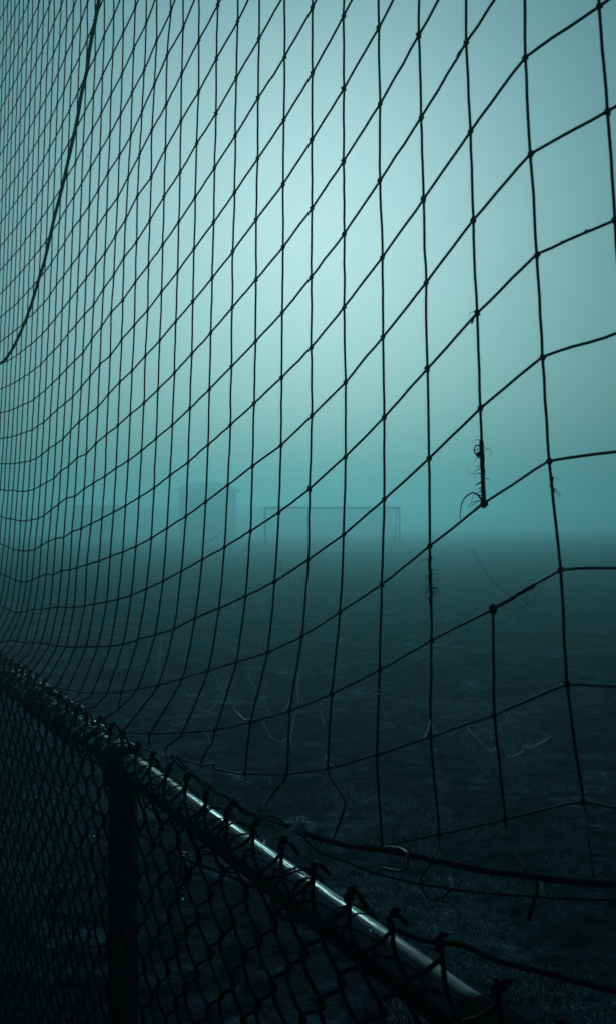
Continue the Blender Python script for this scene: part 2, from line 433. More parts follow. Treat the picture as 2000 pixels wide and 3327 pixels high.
# ------------------------------------------------------------------ the net
NET = {  # cord -> (first row, [(offset from fence line, height) in mm down the cord])
 -10: (-18, "724,4194 724,4079 724,3964 724,3849 724,3735 724,3620 724,3505 724,3390 724,3275 724,3161 724,3046 724,2931 724,2816 724,2702 724,2587 724,2472 724,2357 724,2242 724,2128 737,2025 747,1922 757,1808 768,1668 783,1554 798,1426 813,1292"),
 -9: (-18, "724,4193 724,4078 724,3964 724,3849 724,3734 724,3619 724,3505 724,3390 724,3275 724,3160 724,3045 724,2931 724,2816 724,2701 724,2586 724,2471 724,2357 724,2242 724,2127 737,2025 747,1921 757,1807 768,1668 783,1553 798,1426 813,1291"),
 -8: (-18, "724,4192 724,4078 724,3963 724,3848 724,3733 724,3619 724,3504 724,3389 724,3274 724,3159 724,3045 724,2930 724,2815 724,2700 724,2586 724,2471 724,2356 724,2241 724,2127 737,2024 747,1920 757,1807 768,1667 783,1553 798,1425 813,1291"),
 -7: (-18, "724,4191 724,4076 724,3962 724,3847 724,3732 724,3617 724,3503 724,3388 724,3273 724,3158 724,3044 724,2929 724,2814 724,2699 724,2585 724,2470 724,2355 724,2240 724,2126 737,2023 747,1919 757,1805 768,1667 783,1552 798,1424 813,1290"),
 -6: (-18, "724,4189 724,4075 724,3960 724,3845 724,3731 724,3616 724,3501 724,3386 724,3272 724,3157 724,3042 724,2927 724,2813 724,2698 724,2583 724,2469 724,2354 724,2239 724,2124 737,2022 747,1918 757,1804 768,1666 783,1551 798,1423 813,1289"),
 -5: (-18, "724,4187 724,4072 724,3958 724,3843 724,3728 724,3614 724,3499 724,3384 724,3270 724,3155 724,3040 724,2925 724,2811 724,2696 724,2581 724,2467 724,2352 724,2237 724,2123 737,2020 747,1915 757,1802 768,1665 783,1549 798,1421 813,1287"),
 -4: (-18, "724,4183 724,4069 724,3954 724,3840 724,3725 724,3610 724,3496 724,3381 724,3266 724,3152 724,3037 724,2923 724,2808 724,2693 724,2579 724,2464 724,2349 724,2235 724,2120 737,2017 747,1912 757,1798 768,1663 783,1547 798,1419 813,1284"),
 -3: (-18, "724,4178 724,4064 724,3949 724,3835 724,3720 724,3606 724,3491 724,3377 724,3262 724,3148 724,3033 724,2918 724,2804 724,2689 724,2575 724,2460 724,2346 724,2231 724,2117 737,2013 747,1907 756,1794 768,1661 783,1544 798,1416 813,1281"),
 -2: (-18, "723,4171 723,4057 723,3942 723,3828 723,3714 723,3599 723,3485 723,3370 723,3256 723,3141 723,3027 723,2912 723,2798 723,2684 723,2569 723,2455 723,2340 723,2226 723,2111 736,2007 747,1901 756,1787 768,1657 783,1539 797,1411 812,1275"),
 -1: (-18, "723,4163 723,4049 723,3934 723,3820 723,3706 723,3591 723,3477 723,3363 723,3248 723,3134 723,3020 723,2906 723,2791 723,2677 723,2563 723,2448 723,2334 723,2220 723,2105 735,2001 746,1893 755,1779 767,1653 782,1534 796,1405 812,1269"),
 0: (-18, "721,4153 721,4039 721,3925 721,3811 721,3696 721,3582 721,3468 721,3354 721,3240 721,3126 721,3011 721,2897 721,2783 721,2669 721,2555 721,2441 721,2327 721,2212 721,2098 732,1993 742,1884 751,1770 763,1649 778,1527 791,1398 808,1262"),
 1: (-18, "714,4141 714,4027 714,3913 714,3799 714,3685 714,3571 714,3457 714,3344 714,3230 714,3116 714,3002 714,2888 714,2774 714,2660 714,2546 714,2432 714,2318 714,2204 714,2090 722,1984 731,1873 739,1759 749,1643 765,1520 774,1390 798,1254"),
 2: (-19, "713,4153 713,4042 713,3931 713,3820 713,3709 713,3598 713,3486 713,3375 713,3264 713,3153 713,3042 713,2931 713,2820 713,2709 713,2597 713,2486 713,2375 713,2264 713,2153 719,2047 723,1940 729,1828 734,1713 739,1597 753,1468 755,1338 772,1208"),
 3: (-20, "716,4196 716,4085 716,3975 716,3865 716,3754 716,3644 716,3534 716,3423 716,3313 716,3203 716,3092 716,2982 716,2872 716,2761 716,2651 716,2541 716,2430 716,2320 716,2210 720,2103 723,1997 727,1888 729,1775 732,1658 733,1543 736,1419 734,1293 748,1163"),
 4: (-20, "720,4132 720,4022 720,3913 720,3803 720,3694 720,3584 720,3474 720,3365 720,3255 720,3146 720,3036 720,2927 720,2817 720,2708 720,2598 720,2488 720,2379 720,2269 722,2162 722,2055 726,1947 727,1835 729,1722 729,1606 725,1487 722,1367 717,1248 726,1120"),
 5: (-21, "724,4204 724,4094 724,3985 724,3875 724,3765 724,3655 724,3545 724,3435 724,3325 724,3215 724,3105 724,2995 724,2885 724,2775 724,2665 724,2555 724,2445 724,2335 724,2226 724,2117 725,2008 725,1898 727,1785 727,1673 724,1556 718,1439 704,1318 697,1207"),
 6: (-21, "727,4143 727,4034 727,3925 727,3816 727,3707 727,3598 727,3489 727,3380 727,3271 727,3162 727,3053 727,2944 727,2835 727,2726 727,2617 727,2508 727,2399 727,2294 726,2187 726,2077 725,1967 725,1854 726,1745 722,1628 720,1515 708,1393 687,1276 682,1176"),
 7: (-21, "730,4110 730,4001 730,3892 730,3783 730,3673 730,3564 730,3455 730,3346 730,3237 730,3128 730,3019 730,2910 730,2801 730,2692 730,2583 730,2474 730,2365 728,2258 727,2149 727,2042 725,1930 724,1820 723,1705 719,1591 711,1474 698,1355 667,1240 657,1155"),
 8: (-22, "731,4189 731,4080 731,3970 731,3861 731,3752 731,3643 731,3534 731,3425 731,3316 731,3207 731,3098 731,2989 731,2880 731,2771 731,2662 731,2553 731,2444 729,2337 728,2228 725,2118 725,2010 724,1899 721,1788 718,1675 714,1559 704,1442 687,1326 647,1209"),
 9: (-22, "735,4156 735,4047 735,3938 735,3830 735,3721 735,3612 735,3503 735,3395 735,3286 735,3177 735,3068 735,2960 735,2851 735,2742 735,2633 735,2525 732,2417 730,2307 729,2199 725,2087 724,1981 722,1869 720,1758 715,1645 708,1528 697,1413 675,1297 625,1186"),
 10: (-22, "738,4133 738,4024 738,3915 738,3806 738,3696 738,3587 738,3478 738,3369 738,3260 738,3151 738,3042 738,2933 738,2824 738,2715 738,2606 735,2499 734,2390 731,2281 729,2172 726,2061 723,1951 720,1839 717,1728 712,1615 705,1501 690,1386 664,1269 598,1167"),
 11: (-22, "739,4120 739,4010 739,3900 739,3791 739,3681 739,3571 739,3461 739,3352 739,3242 739,3132 739,3023 739,2913 739,2803 739,2693 739,2584 738,2475 734,2366 731,2254 728,2146 725,2035 723,1926 719,1812 715,1700 710,1587 700,1473 684,1354 650,1240 575,1151"),
 12: (-23, "743,4164 743,4057 743,3949 743,3842 743,3734 743,3627 743,3519 743,3412 743,3304 743,3197 743,3089 743,2982 743,2874 743,2767 743,2659 740,2558 738,2453 736,2340 733,2232 730,2122 726,2013 723,1901 718,1787 713,1677 706,1562 697,1447 679,1331 640,1218"),
 13: (-23, "752,4134 752,4027 752,3920 752,3813 752,3706 752,3600 752,3493 752,3386 752,3279 752,3172 752,3065 752,2958 752,2851 752,2744 743,2643 741,2529 739,2428 736,2320 733,2209 730,2101 726,1990 722,1878 717,1766 712,1653 706,1539 694,1424 674,1310 637,1195"),
 14: (-23, "754,4126 754,4018 754,3910 754,3803 754,3695 754,3588 754,3480 754,3372 754,3265 754,3157 754,3049 754,2942 754,2834 754,2726 749,2622 742,2510 741,2398 737,2294 734,2188 732,2080 726,1970 723,1858 717,1745 711,1634 703,1518 692,1402 672,1288 634,1177"),
 15: (-23, "763,4127 763,4017 763,3908 763,3799 763,3690 763,3581 763,3472 763,3363 763,3254 763,3144 763,3035 763,2926 763,2817 758,2701 752,2597 746,2489 740,2384 738,2271 735,2171 732,2063 727,1951 722,1842 717,1727 710,1616 703,1502 691,1386 672,1272 627,1160"),
 16: (-23, "768,4118 768,4008 768,3898 768,3788 768,3678 768,3568 768,3458 768,3348 768,3238 768,3128 768,3018 768,2908 764,2801 760,2688 756,2573 749,2467 743,2358 738,2257 735,2147 732,2045 727,1936 722,1824 717,1714 711,1601 702,1488 693,1372 669,1259 625,1147"),
 17: (-24, "768,4207 768,4098 768,3988 768,3878 768,3769 768,3659 768,3549 768,3440 768,3330 768,3220 768,3111 768,3001 768,2891 765,2781 761,2670 758,2561 753,2446 747,2343 742,2237 735,2137 733,2021 728,1918 722,1809 718,1698 710,1586 702,1472 689,1359 668,1247 619,1137"),
 18: (-24, "773,4201 773,4090 773,3980 773,3870 773,3760 773,3649 773,3539 773,3429 773,3319 773,3208 773,3098 773,2988 770,2879 765,2765 762,2656 757,2547 753,2437 748,2323 744,2223 738,2118 733,2012 728,1895 722,1793 716,1684 709,1571 697,1459 691,1345 666,1233 614,1128"),
 19: (-24, "776,4212 776,4100 776,3988 776,3876 776,3765 776,3653 776,3541 776,3429 776,3318 776,3206 776,3094 776,2982 771,2866 767,2753 763,2643 759,2533 754,2424 750,2314 745,2201 739,2100 734,1993 728,1884 723,1771 717,1671 709,1558 697,1447 689,1335 665,1223 605,1120"),
 20: (-24, "778,4177 778,4067 778,3956 778,3846 778,3736 778,3626 778,3515 778,3405 778,3295 778,3184 778,3074 778,2964 773,2850 769,2744 764,2632 760,2517 756,2412 751,2301 746,2193 741,2078 736,1976 730,1873 724,1766 717,1652 709,1548 702,1436 691,1325 665,1214"),
 21: (-24, "782,4176 782,4064 782,3953 782,3842 782,3731 782,3620 782,3509 782,3398 782,3287 782,3175 782,3064 778,2955 774,2839 769,2730 765,2618 761,2509 757,2398 752,2290 748,2183 743,2071 737,1960 731,1858 725,1748 718,1650 710,1531 703,1429 692,1319 667,1207"),
 22: (-24, "789,4173 789,4061 789,3949 789,3838 789,3726 789,3614 789,3502 789,3391 789,3279 789,3167 785,3057 780,2943 776,2830 772,2717 767,2608 763,2506 759,2390 754,2279 749,2173 744,2061 739,1952 733,1839 726,1737 719,1633 710,1525 702,1411 691,1307 664,1199"),
 23: (-24, "792,4154 792,4042 792,3931 792,3820 792,3709 792,3598 792,3487 792,3375 792,3264 789,3156 784,3043 780,2930 776,2817 772,2708 768,2601 764,2492 760,2381 755,2270 751,2161 746,2051 740,1944 734,1830 728,1718 720,1618 711,1514 704,1409 689,1294 663,1188"),
 24: (-24, "795,4161 795,4048 795,3936 795,3824 795,3712 795,3599 795,3487 795,3375 795,3262 791,3149 786,3031 781,2922 778,2811 776,2701 771,2592 766,2483 761,2374 757,2261 752,2152 747,2042 741,1932 735,1822 728,1710 720,1598 711,1499 703,1393 688,1288 656,1176"),
 25: (-24, "801,4157 801,4045 801,3932 801,3820 801,3707 801,3595 801,3482 801,3370 797,3255 792,3139 788,3027 784,2914 780,2808 776,2695 772,2587 768,2475 763,2363 758,2252 753,2146 748,2033 742,1921 736,1810 730,1701 722,1589 711,1481 702,1378 686,1272 651,1173"),
 26: (-24, "802,4155 802,4042 802,3929 802,3816 802,3703 802,3590 802,3478 802,3365 798,3247 794,3133 790,3019 786,2913 782,2800 778,2690 774,2579 769,2467 765,2356 760,2245 755,2136 750,2029 744,1918 738,1802 731,1694 723,1585 712,1476 704,1364 686,1260 643,1160"),
 27: (-24, "807,4149 807,4037 807,3924 807,3811 807,3699 807,3586 807,3474 804,3358 800,3251 796,3132 792,3021 788,2910 784,2801 780,2691 776,2578 771,2469 767,2357 762,2245 757,2137 752,2025 746,1913 740,1801 733,1690 725,1582 714,1472 707,1360 688,1247 635,1144"),
 28: (-24, "809,4150 809,4037 809,3925 809,3812 809,3699 809,3586 809,3473 806,3359 801,3245 797,3131 793,3022 790,2909 786,2799 782,2689 778,2580 774,2468 769,2355 765,2245 759,2135 754,2025 748,1916 741,1803 734,1693 726,1581 719,1472 707,1362 688,1249 631,1134"),
 29: (-24, "814,4135 814,4024 814,3913 814,3802 814,3691 814,3579 810,3470 806,3357 802,3244 799,3135 795,3024 791,2912 788,2799 784,2690 780,2580 776,2469 771,2361 766,2247 761,2139 755,2029 749,1917 742,1805 735,1696 727,1586 719,1473 707,1365 686,1250 627,1123"),
 30: (-24, "814,4137 814,4025 814,3914 814,3803 814,3692 814,3580 811,3469 807,3355 804,3243 800,3133 797,3024 793,2913 789,2803 785,2692 781,2581 777,2469 773,2357 768,2248 763,2139 757,2030 752,1920 745,1808 738,1705 729,1591 721,1479 708,1367 687,1252 624,1111"),
 31: (-24, "818,4125 818,4015 818,3905 818,3795 818,3685 816,3579 812,3469 809,3356 806,3244 802,3136 799,3024 795,2914 791,2804 788,2692 784,2583 780,2473 775,2361 771,2250 765,2143 760,2035 754,1922 747,1813 739,1703 731,1593 722,1485 708,1372 687,1253 622,1101"),
 32: (-24, "820,4130 820,4020 820,3910 820,3801 820,3691 817,3584 813,3471 810,3363 807,3250 804,3141 801,3029 797,2919 794,2808 790,2698 786,2588 782,2473 777,2366 772,2255 767,2146 762,2038 756,1928 748,1819 743,1711 731,1600 724,1491 708,1376 687,1255 620,1092"),
 33: (-24, "825,4136 825,4026 825,3916 825,3805 822,3694 820,3587 816,3476 813,3367 809,3254 807,3144 804,3035 800,2926 796,2813 792,2702 788,2592 784,2482 779,2369 774,2261 769,2152 764,2044 759,1934 752,1825 745,1716 732,1605 726,1497 708,1379 687,1256 618,1082"),
 34: (-24, "826,4141 826,4031 826,3921 826,3811 823,3702 821,3593 818,3484 815,3372 811,3261 808,3155 805,3044 801,2930 798,2821 794,2708 790,2597 786,2487 781,2374 777,2270 772,2159 766,2053 761,1939 753,1830 747,1719 732,1609 727,1502 709,1382 687,1258 617,1074"),
 35: (-24, "829,4152 829,4041 829,3931 829,3820 827,3708 824,3601 820,3492 817,3383 814,3267 810,3158 807,3047 804,2935 800,2824 797,2715 793,2602 787,2491 782,2377 778,2276 774,2164 767,2058 762,1944 754,1835 748,1724 732,1613 727,1507 709,1385 687,1259 616,1065"),
 36: (-24, "833,4168 833,4057 833,3945 830,3826 827,3719 825,3613 822,3499 819,3389 816,3276 813,3164 810,3053 805,2944 802,2835 799,2721 794,2606 788,2496 783,2381 779,2282 775,2170 768,2065 763,1949 755,1840 749,1728 732,1617 728,1512 709,1388 687,1260 616,1057"),
 37: (-24, "834,4177 834,4065 834,3953 834,3841 831,3725 827,3618 824,3506 821,3400 817,3282 814,3171 811,3059 807,2949 804,2842 800,2726 795,2610 789,2501 784,2384 780,2288 776,2175 769,2071 764,1953 756,1844 750,1731 733,1621 728,1516 709,1391 687,1261 615,1050"),
 38: (-24, "835,4188 835,4075 835,3963 835,3850 833,3732 829,3626 825,3513 822,3408 819,3289 815,3175 812,3063 808,2955 805,2848 801,2731 796,2614 789,2505 785,2388 781,2294 777,2180 770,2076 765,1957 756,1848 750,1735 733,1625 729,1521 709,1393 687,1262 615,1043"),
 39: (-24, "836,4198 836,4085 836,3973 836,3860 834,3739 830,3633 826,3519 823,3415 820,3295 816,3181 814,3068 808,2961 806,2855 802,2736 797,2618 790,2509 786,2391 781,2299 778,2184 770,2081 765,1961 757,1852 751,1738 733,1628 729,1525 709,1396 687,1263 614,1036"),
 40: (-24, "837,4211 837,4097 837,3983 837,3870 835,3745 831,3639 827,3526 824,3423 820,3301 817,3185 814,3073 809,2966 806,2861 803,2741 798,2622 790,2513 786,2394 782,2304 778,2189 771,2086 766,1965 757,1856 751,1742 733,1632 729,1529 709,1398 687,1264 614,1030"),
 41: (-23, "838,4107 838,3992 838,3878 836,3751 832,3645 828,3531 825,3430 821,3307 817,3190 815,3077 809,2971 807,2867 803,2745 798,2625 790,2516 786,2397 782,2309 779,2193 771,2091 766,1969 757,1860 752,1745 733,1635 730,1532 709,1400 687,1265 614,1024"),
 42: (-23, "838,4111 838,3997 838,3882 836,3754 832,3648 828,3534 825,3433 821,3310 818,3192 815,3079 810,2974 807,2870 803,2747 798,2627 790,2518 786,2398 782,2311 779,2195 771,2093 766,1970 758,1861 752,1746 733,1636 730,1534 709,1401 687,1266 614,1021"),
 43: (-23, "838,4115 838,4000 838,3886 836,3756 832,3650 828,3536 825,3436 821,3312 818,3194 815,3081 810,2976 807,2872 803,2749 798,2628 791,2520 786,2399 782,2313 779,2196 771,2095 766,1972 758,1863 752,1747 733,1637 730,1536 709,1402 687,1266 614,1018"),
 44: (-23, "838,4118 838,4003 838,3888 836,3757 832,3652 828,3538 825,3438 821,3313 818,3195 815,3082 810,2977 807,2874 803,2750 798,2629 791,2521 786,2400 782,2315 779,2198 771,2096 766,1973 758,1864 752,1748 733,1638 730,1537 709,1403 687,1266 614,1017"),
 45: (-23, "838,4120 838,4004 838,3889 836,3758 832,3653 828,3539 825,3439 821,3314 818,3196 815,3083 810,2978 807,2875 803,2751 798,2630 791,2521 786,2400 782,2315 779,2198 771,2097 766,1973 758,1864 752,1749 733,1639 730,1537 709,1403 687,1267 614,1016"),
 46: (-23, "838,4121 838,4006 838,3891 836,3759 832,3654 828,3540 825,3440 821,3315 818,3196 815,3083 810,2979 807,2875 803,2752 798,2630 791,2522 786,2401 782,2316 779,2199 771,2098 766,1974 758,1865 752,1749 733,1639 730,1538 709,1404 687,1267 614,1015"),
 47: (-23, "838,4122 838,4006 838,3891 836,3760 832,3654 828,3540 825,3441 821,3315 818,3197 815,3084 810,2979 807,2876 803,2752 798,2631 791,2522 786,2401 782,2316 779,2199 771,2098 766,1974 758,1865 752,1749 733,1640 730,1538 709,1404 687,1267 614,1014"),
 48: (-23, "838,4122 838,4007 838,3892 836,3760 832,3655 828,3541 825,3441 821,3316 818,3197 815,3084 810,2979 807,2876 803,2752 798,2631 791,2522 786,2401 782,2317 779,2199 771,2098 766,1974 758,1865 752,1750 733,1640 730,1538 709,1404 687,1267 614,1014"),
 49: (-23, "838,4123 838,4007 838,3892 836,3760 832,3655 828,3541 825,3441 821,3316 818,3197 815,3084 810,2980 807,2876 803,2752 798,2631 791,2522 786,2401 782,2317 779,2200 771,2098 766,1974 758,1865 752,1750 733,1640 730,1538 709,1404 687,1267 614,1014"),
 50: (-23, "838,4123 838,4008 838,3892 836,3760 832,3655 828,3541 825,3442 821,3316 818,3197 815,3084 810,2980 807,2877 803,2753 798,2631 791,2522 786,2401 782,2317 779,2200 771,2098 766,1974 758,1866 752,1750 733,1640 730,1539 709,1404 687,1267 614,1014"),
 51: (-23, "838,4123 838,4008 838,3893 836,3761 832,3655 828,3541 825,3442 821,3316 818,3197 815,3084 810,2980 807,2877 803,2753 798,2631 791,2523 786,2401 782,2317 779,2200 771,2099 766,1974 758,1866 752,1750 733,1640 730,1539 709,1404 687,1267 614,1013"),
 52: (-23, "838,4123 838,4008 838,3893 836,3761 832,3655 828,3541 825,3442 821,3316 818,3197 815,3084 810,2980 807,2877 803,2753 798,2631 791,2523 786,2401 782,2317 779,2200 771,2099 766,1975 758,1866 752,1750 733,1640 730,1539 709,1404 687,1267 614,1013"),
 53: (-23, "838,4123 838,4008 838,3893 836,3761 832,3655 828,3541 825,3442 821,3316 818,3197 815,3084 810,2980 807,2877 803,2753 798,2631 791,2523 786,2401 782,2317 779,2200 771,2099 766,1975 758,1866 752,1750 733,1640 730,1539 709,1404 687,1267 614,1013"),
 54: (-23, "838,4123 838,4008 838,3893 836,3761 832,3655 828,3541 825,3442 821,3316 818,3197 815,3084 810,2980 807,2877 803,2753 798,2631 791,2523 786,2401 782,2317 779,2200 771,2099 766,1975 758,1866 752,1750 733,1640 730,1539 709,1404 687,1267 614,1013"),
}
TAILS = {1: [(877,798,1254),(817,749,1243),(753,700,1218)],
 2: [(985,772,1208),(948,748,1200),(904,724,1196),(856,700,1194)],
 3: [(1093,748,1163),(1058,719,1157),(1023,690,1162)],
 4: [(1202,726,1120),(1098,665,1155)],
 5: [(1310,697,1207),(1259,685,1192),(1216,674,1186),(1199,662,1175),(1203,650,1143)],
 6: [(1418,682,1176),(1427,666,1150),(1429,651,1128),(1372,635,1127),(1312,620,1133)],
 7: [(1527,657,1155),(1474,643,1156),(1412,629,1159),(1374,614,1155),(1341,600,1148)],
 8: [(1635,647,1209),(1619,635,1193),(1622,623,1175),(1615,612,1160),(1583,600,1161)],
 9: [(1744,625,1186),(1771,618,1166),(1795,610,1148),(1774,603,1146),(1738,595,1142)],
 10: [(1852,598,1167),(1854,598,1157),(1856,598,1144)],
 11: [(1960,575,1151),(2020,577,1127),(2075,579,1107)],
 12: [(2069,640,1218),(2147,620,1162),(2166,599,1142),(2185,579,1127)],
 13: [(2177,637,1195),(2155,627,1185),(2137,617,1168)],
 14: [(2285,634,1177),(2294,620,1158),(2298,607,1143),(2320,593,1138),(2354,579,1133)],
 15: [(2394,627,1160),(2343,611,1160),(2378,595,1146),(2415,579,1132)],
 16: [(2502,625,1147),(2467,602,1138),(2436,579,1129)],
 17: [(2610,619,1137),(2543,599,1140),(2559,579,1125)],
 18: [(2719,614,1128),(2723,597,1119),(2693,579,1119)],
 19: [(2827,605,1120),(2745,579,1127)],
 20: [(2935,665,1214),(2905,636,1177),(2881,608,1143),(2841,579,1127)],
 21: [(3044,667,1207),(3023,638,1169),(2984,608,1142),(2972,579,1121)],
 22: [(3152,664,1199),(3119,636,1160),(3071,607,1143),(3067,579,1120)],
 23: [(3260,663,1188),(3210,635,1156),(3181,607,1142),(3184,579,1124)],
 24: [(3369,656,1176),(3339,630,1145),(3307,605,1136),(3309,579,1123)],
 25: [(3477,651,1173),(3449,627,1146),(3428,603,1132),(3444,579,1118)],
 26: [(3585,643,1160),(3574,622,1132),(3571,600,1119),(3547,579,1114)],
 27: [(3694,635,1144),(3689,617,1127),(3684,598,1115),(3655,579,1112)]}
LOOSE = {'row4': [(2827,605,1120),(2867,596,1123),(2909,588,1127),(2940,579,1131)],
 'row5': [(1960,575,1151),(2053,577,1135),(2166,579,1116)],
 'row6': [(1527,657,1155),(1588,651,1147),(1636,645,1140),(1620,639,1153),(1617,633,1154),(1654,627,1143),(1646,621,1149),(1705,615,1145),(1713,609,1145),(1707,603,1152),(1744,597,1141),(1790,591,1142),(1846,585,1140),(1886,579,1140)],
 'row7': [(1202,726,1120),(1188,698,1129),(1180,669,1135),(1163,640,1147)],
 'border_rope': [(622,710,1244),(668,703,1235),(720,696,1226),(777,690,1212),(840,683,1199),(885,676,1190),(933,670,1182),(972,663,1177),(1017,656,1172),(1073,649,1163),(1146,642,1148),(1192,636,1142),(1241,629,1138),(1251,622,1142),(1282,615,1142),(1320,609,1141),(1407,602,1133),(1466,595,1140),(1531,588,1143),(1613,582,1152),(1657,575,1160)],
 'lower_cord': [(1176,585,1165),(1168,601,1144),(1131,618,1138),(1065,634,1138),(1034,651,1137),(1005,668,1137),(984,684,1137),(976,700,1135),(861,717,1163),(758,734,1192),(694,750,1212)],
 'loop_cord': [(1023,690,1162),(1027,687,1151),(1035,683,1137),(1033,680,1129),(1020,677,1121),(998,673,1123),(976,670,1132),(960,667,1142),(947,663,1153),(941,660,1163)],
 'knot_tail': [(1088,660,1160),(1060,656,1169),(1035,651,1175),(1015,647,1176),(1004,642,1170),(1001,638,1163),(1006,633,1159),(1020,629,1157),(1034,624,1155),(1041,620,1148)],
 'strap': [(831,690,1198),(825,688,1195),(821,685,1188),(825,682,1173),(830,680,1155)],
 'hang_rope': [(2453,705,3216),(2532,705,3087),(2622,705,2970),(2666,705,2926),(2715,705,2884),(2748,705,2833),(2807,705,2792),(2860,705,2734),(2949,705,2667),(3047,705,2595),(3160,705,2527),(3280,705,2439),(3390,705,2385),(3527,705,2320),(3697,705,2265),(3877,705,2226),(4073,705,2211),(4342,705,2234),(4716,705,2321),(5103,705,2476),(5493,705,2686),(5874,705,2948)],
 'cable': [(5025,645,569),(3771,645,739),(2972,645,818),(2322,645,873),(2075,645,905),(1812,645,935),(1630,645,965),(1441,645,996),(1272,645,1028),(1056,645,1074),(973,645,1087),(899,645,1110),(840,645,1117),(744,645,1139),(666,645,1157),(565,645,1182)]}
T7, SP = 1.5268, 0.10835
COBWEBS = [[(1771,700,1286),(1750,700,1268),(1709,700,1255)],[(1699,700,1254),(1679,700,1238),(1636,700,1227),(1617,700,1228),(1588,700,1235)],[(1860,700,1211),(1837,700,1206),(1809,700,1209),(1771,700,1223)],[(2032,700,1148),(2009,700,1147),(1976,700,1152),(1929,700,1169)],[(1624,700,1319),(1604,700,1302),(1579,700,1289),(1557,700,1288)],[(1544,700,1277),(1533,700,1261),(1515,700,1249)],[(1546,700,1234),(1525,700,1220),(1496,700,1213),(1472,700,1217),(1460,700,1223)],[(1753,700,1369),(1729,700,1344),(1699,700,1332)],[(2088,700,1326),(2098,700,1274),(2116,700,1222)],[(1980,700,1335),(1951,700,1322),(1923,700,1319),(1908,700,1322)],[(1445,700,1292),(1453,700,1277),(1480,700,1261)],[(1413,700,1335),(1415,700,1312),(1417,700,1282)],[(1546,700,1382),(1566,700,1352)],[(1826,700,1166),(1795,700,1154),(1804,700,1142)],[(1415,700,1295),(1396,700,1288)],[(1424,700,1272),(1437,700,1245),(1445,700,1223)],[(2074,700,1366),(2043,700,1356),(2006,700,1350)],[(1809,700,1394),(1787,700,1384),(1766,700,1380)],[(1084,700,1403),(1073,700,1397),(1058,700,1396),(1041,700,1404)],[(1231,700,1333),(1209,700,1330),(1185,700,1334),(1167,700,1342)],[(1204,700,1356),(1193,700,1351),(1179,700,1348),(1162,700,1347)],[(1337,700,1289),(1332,700,1278),(1330,700,1268)],[(1045,700,1327),(1049,700,1313),(1058,700,1302)],[(1324,700,1224),(1312,700,1215),(1296,700,1214)],[(1027,700,1457),(1015,700,1449),(997,700,1442)],[(1342,700,1294),(1332,700,1306),(1314,700,1303)],[(876,700,1366),(852,700,1355),(823,700,1348)],[(966,700,1333),(942,700,1321),(923,700,1316),(911,700,1320)],[(891,700,1315),(882,700,1314),(864,700,1325)],[(887,700,1363),(898,700,1352),(907,700,1340)],[(864,700,1331),(846,700,1334),(818,700,1349)],[(958,700,1545),(938,700,1524),(915,700,1505),(889,700,1495),(874,700,1494)],[(1815,700,1538),(1787,700,1541),(1760,700,1549),(1745,700,1556)],[(1486,700,1514),(1472,700,1499),(1460,700,1490),(1437,700,1495)],[(1490,700,1489),(1474,700,1484)],[(1413,700,1500),(1400,700,1489),(1386,700,1473)],[(1449,700,1486),(1449,700,1450)],[(1926,700,1466),(1908,700,1446),(1872,700,1434)],[(2063,700,1470),(2029,700,1459)],[(1533,700,1453),(1517,700,1448)],[(1860,700,1430),(1846,700,1412)],[(1420,700,1490),(1404,700,1489),(1386,700,1486)],[(2142,700,1416),(2175,700,1391),(2221,700,1382)],[(2751,700,1358),(2774,700,1327)],[(2706,700,1338),(2673,700,1332)],[(2907,700,1149),(2876,700,1146),(2846,700,1157)],[(2461,700,1068),(2434,700,1061),(2388,700,1061)],[(2213,700,1347),(2198,700,1331),(2175,700,1320)],[(1662,700,1116),(1641,700,1117)],[(1617,700,1119),(1608,700,1116)],[(1521,700,1143),(1513,700,1137)]]
NB = along(0.8, 0.72, 0)
net = empty('ball_stop_net', NB, 'tall black square mesh net hanging behind the fence and sagging to its rail', 'net')
def tcol(c): return T7 + (c - 7) * SP
K = {}
for c, (r0, s) in NET.items():
    for i, q in enumerate(s.split()):
        p, h = q.split(','); K[(c, r0 + i)] = along(tcol(c), int(p) / 1000, int(h) / 1000)
CR = 0.00180
def cord(name, pts, r=CR, n=5, sub=5, amp=0.0011, stiff=0.62, mat='cord', parent=net, org=None):
    sm = catmull(pts, sub)
    out = []
    m = len(pts)
    for i, q in enumerate(sm):
        seg = min(i // sub, m - 2); f = i / sub - seg
        lin = Vector(pts[seg]).lerp(Vector(pts[seg + 1]), f)
        out.append(wob(q.lerp(lin, stiff), amp, 31.0))
    m_ = MB(NB if org is None else org)
    m_.tube(out, [r * (1 + 0.32 * min(1, max(0, (q.y - 1.5) / 1.5))) for q in out], n)
    return m_.build(name, M[mat], parent)
def L3(l): return [along(t / 1000, p / 1000, h / 1000) for t, p, h in l]

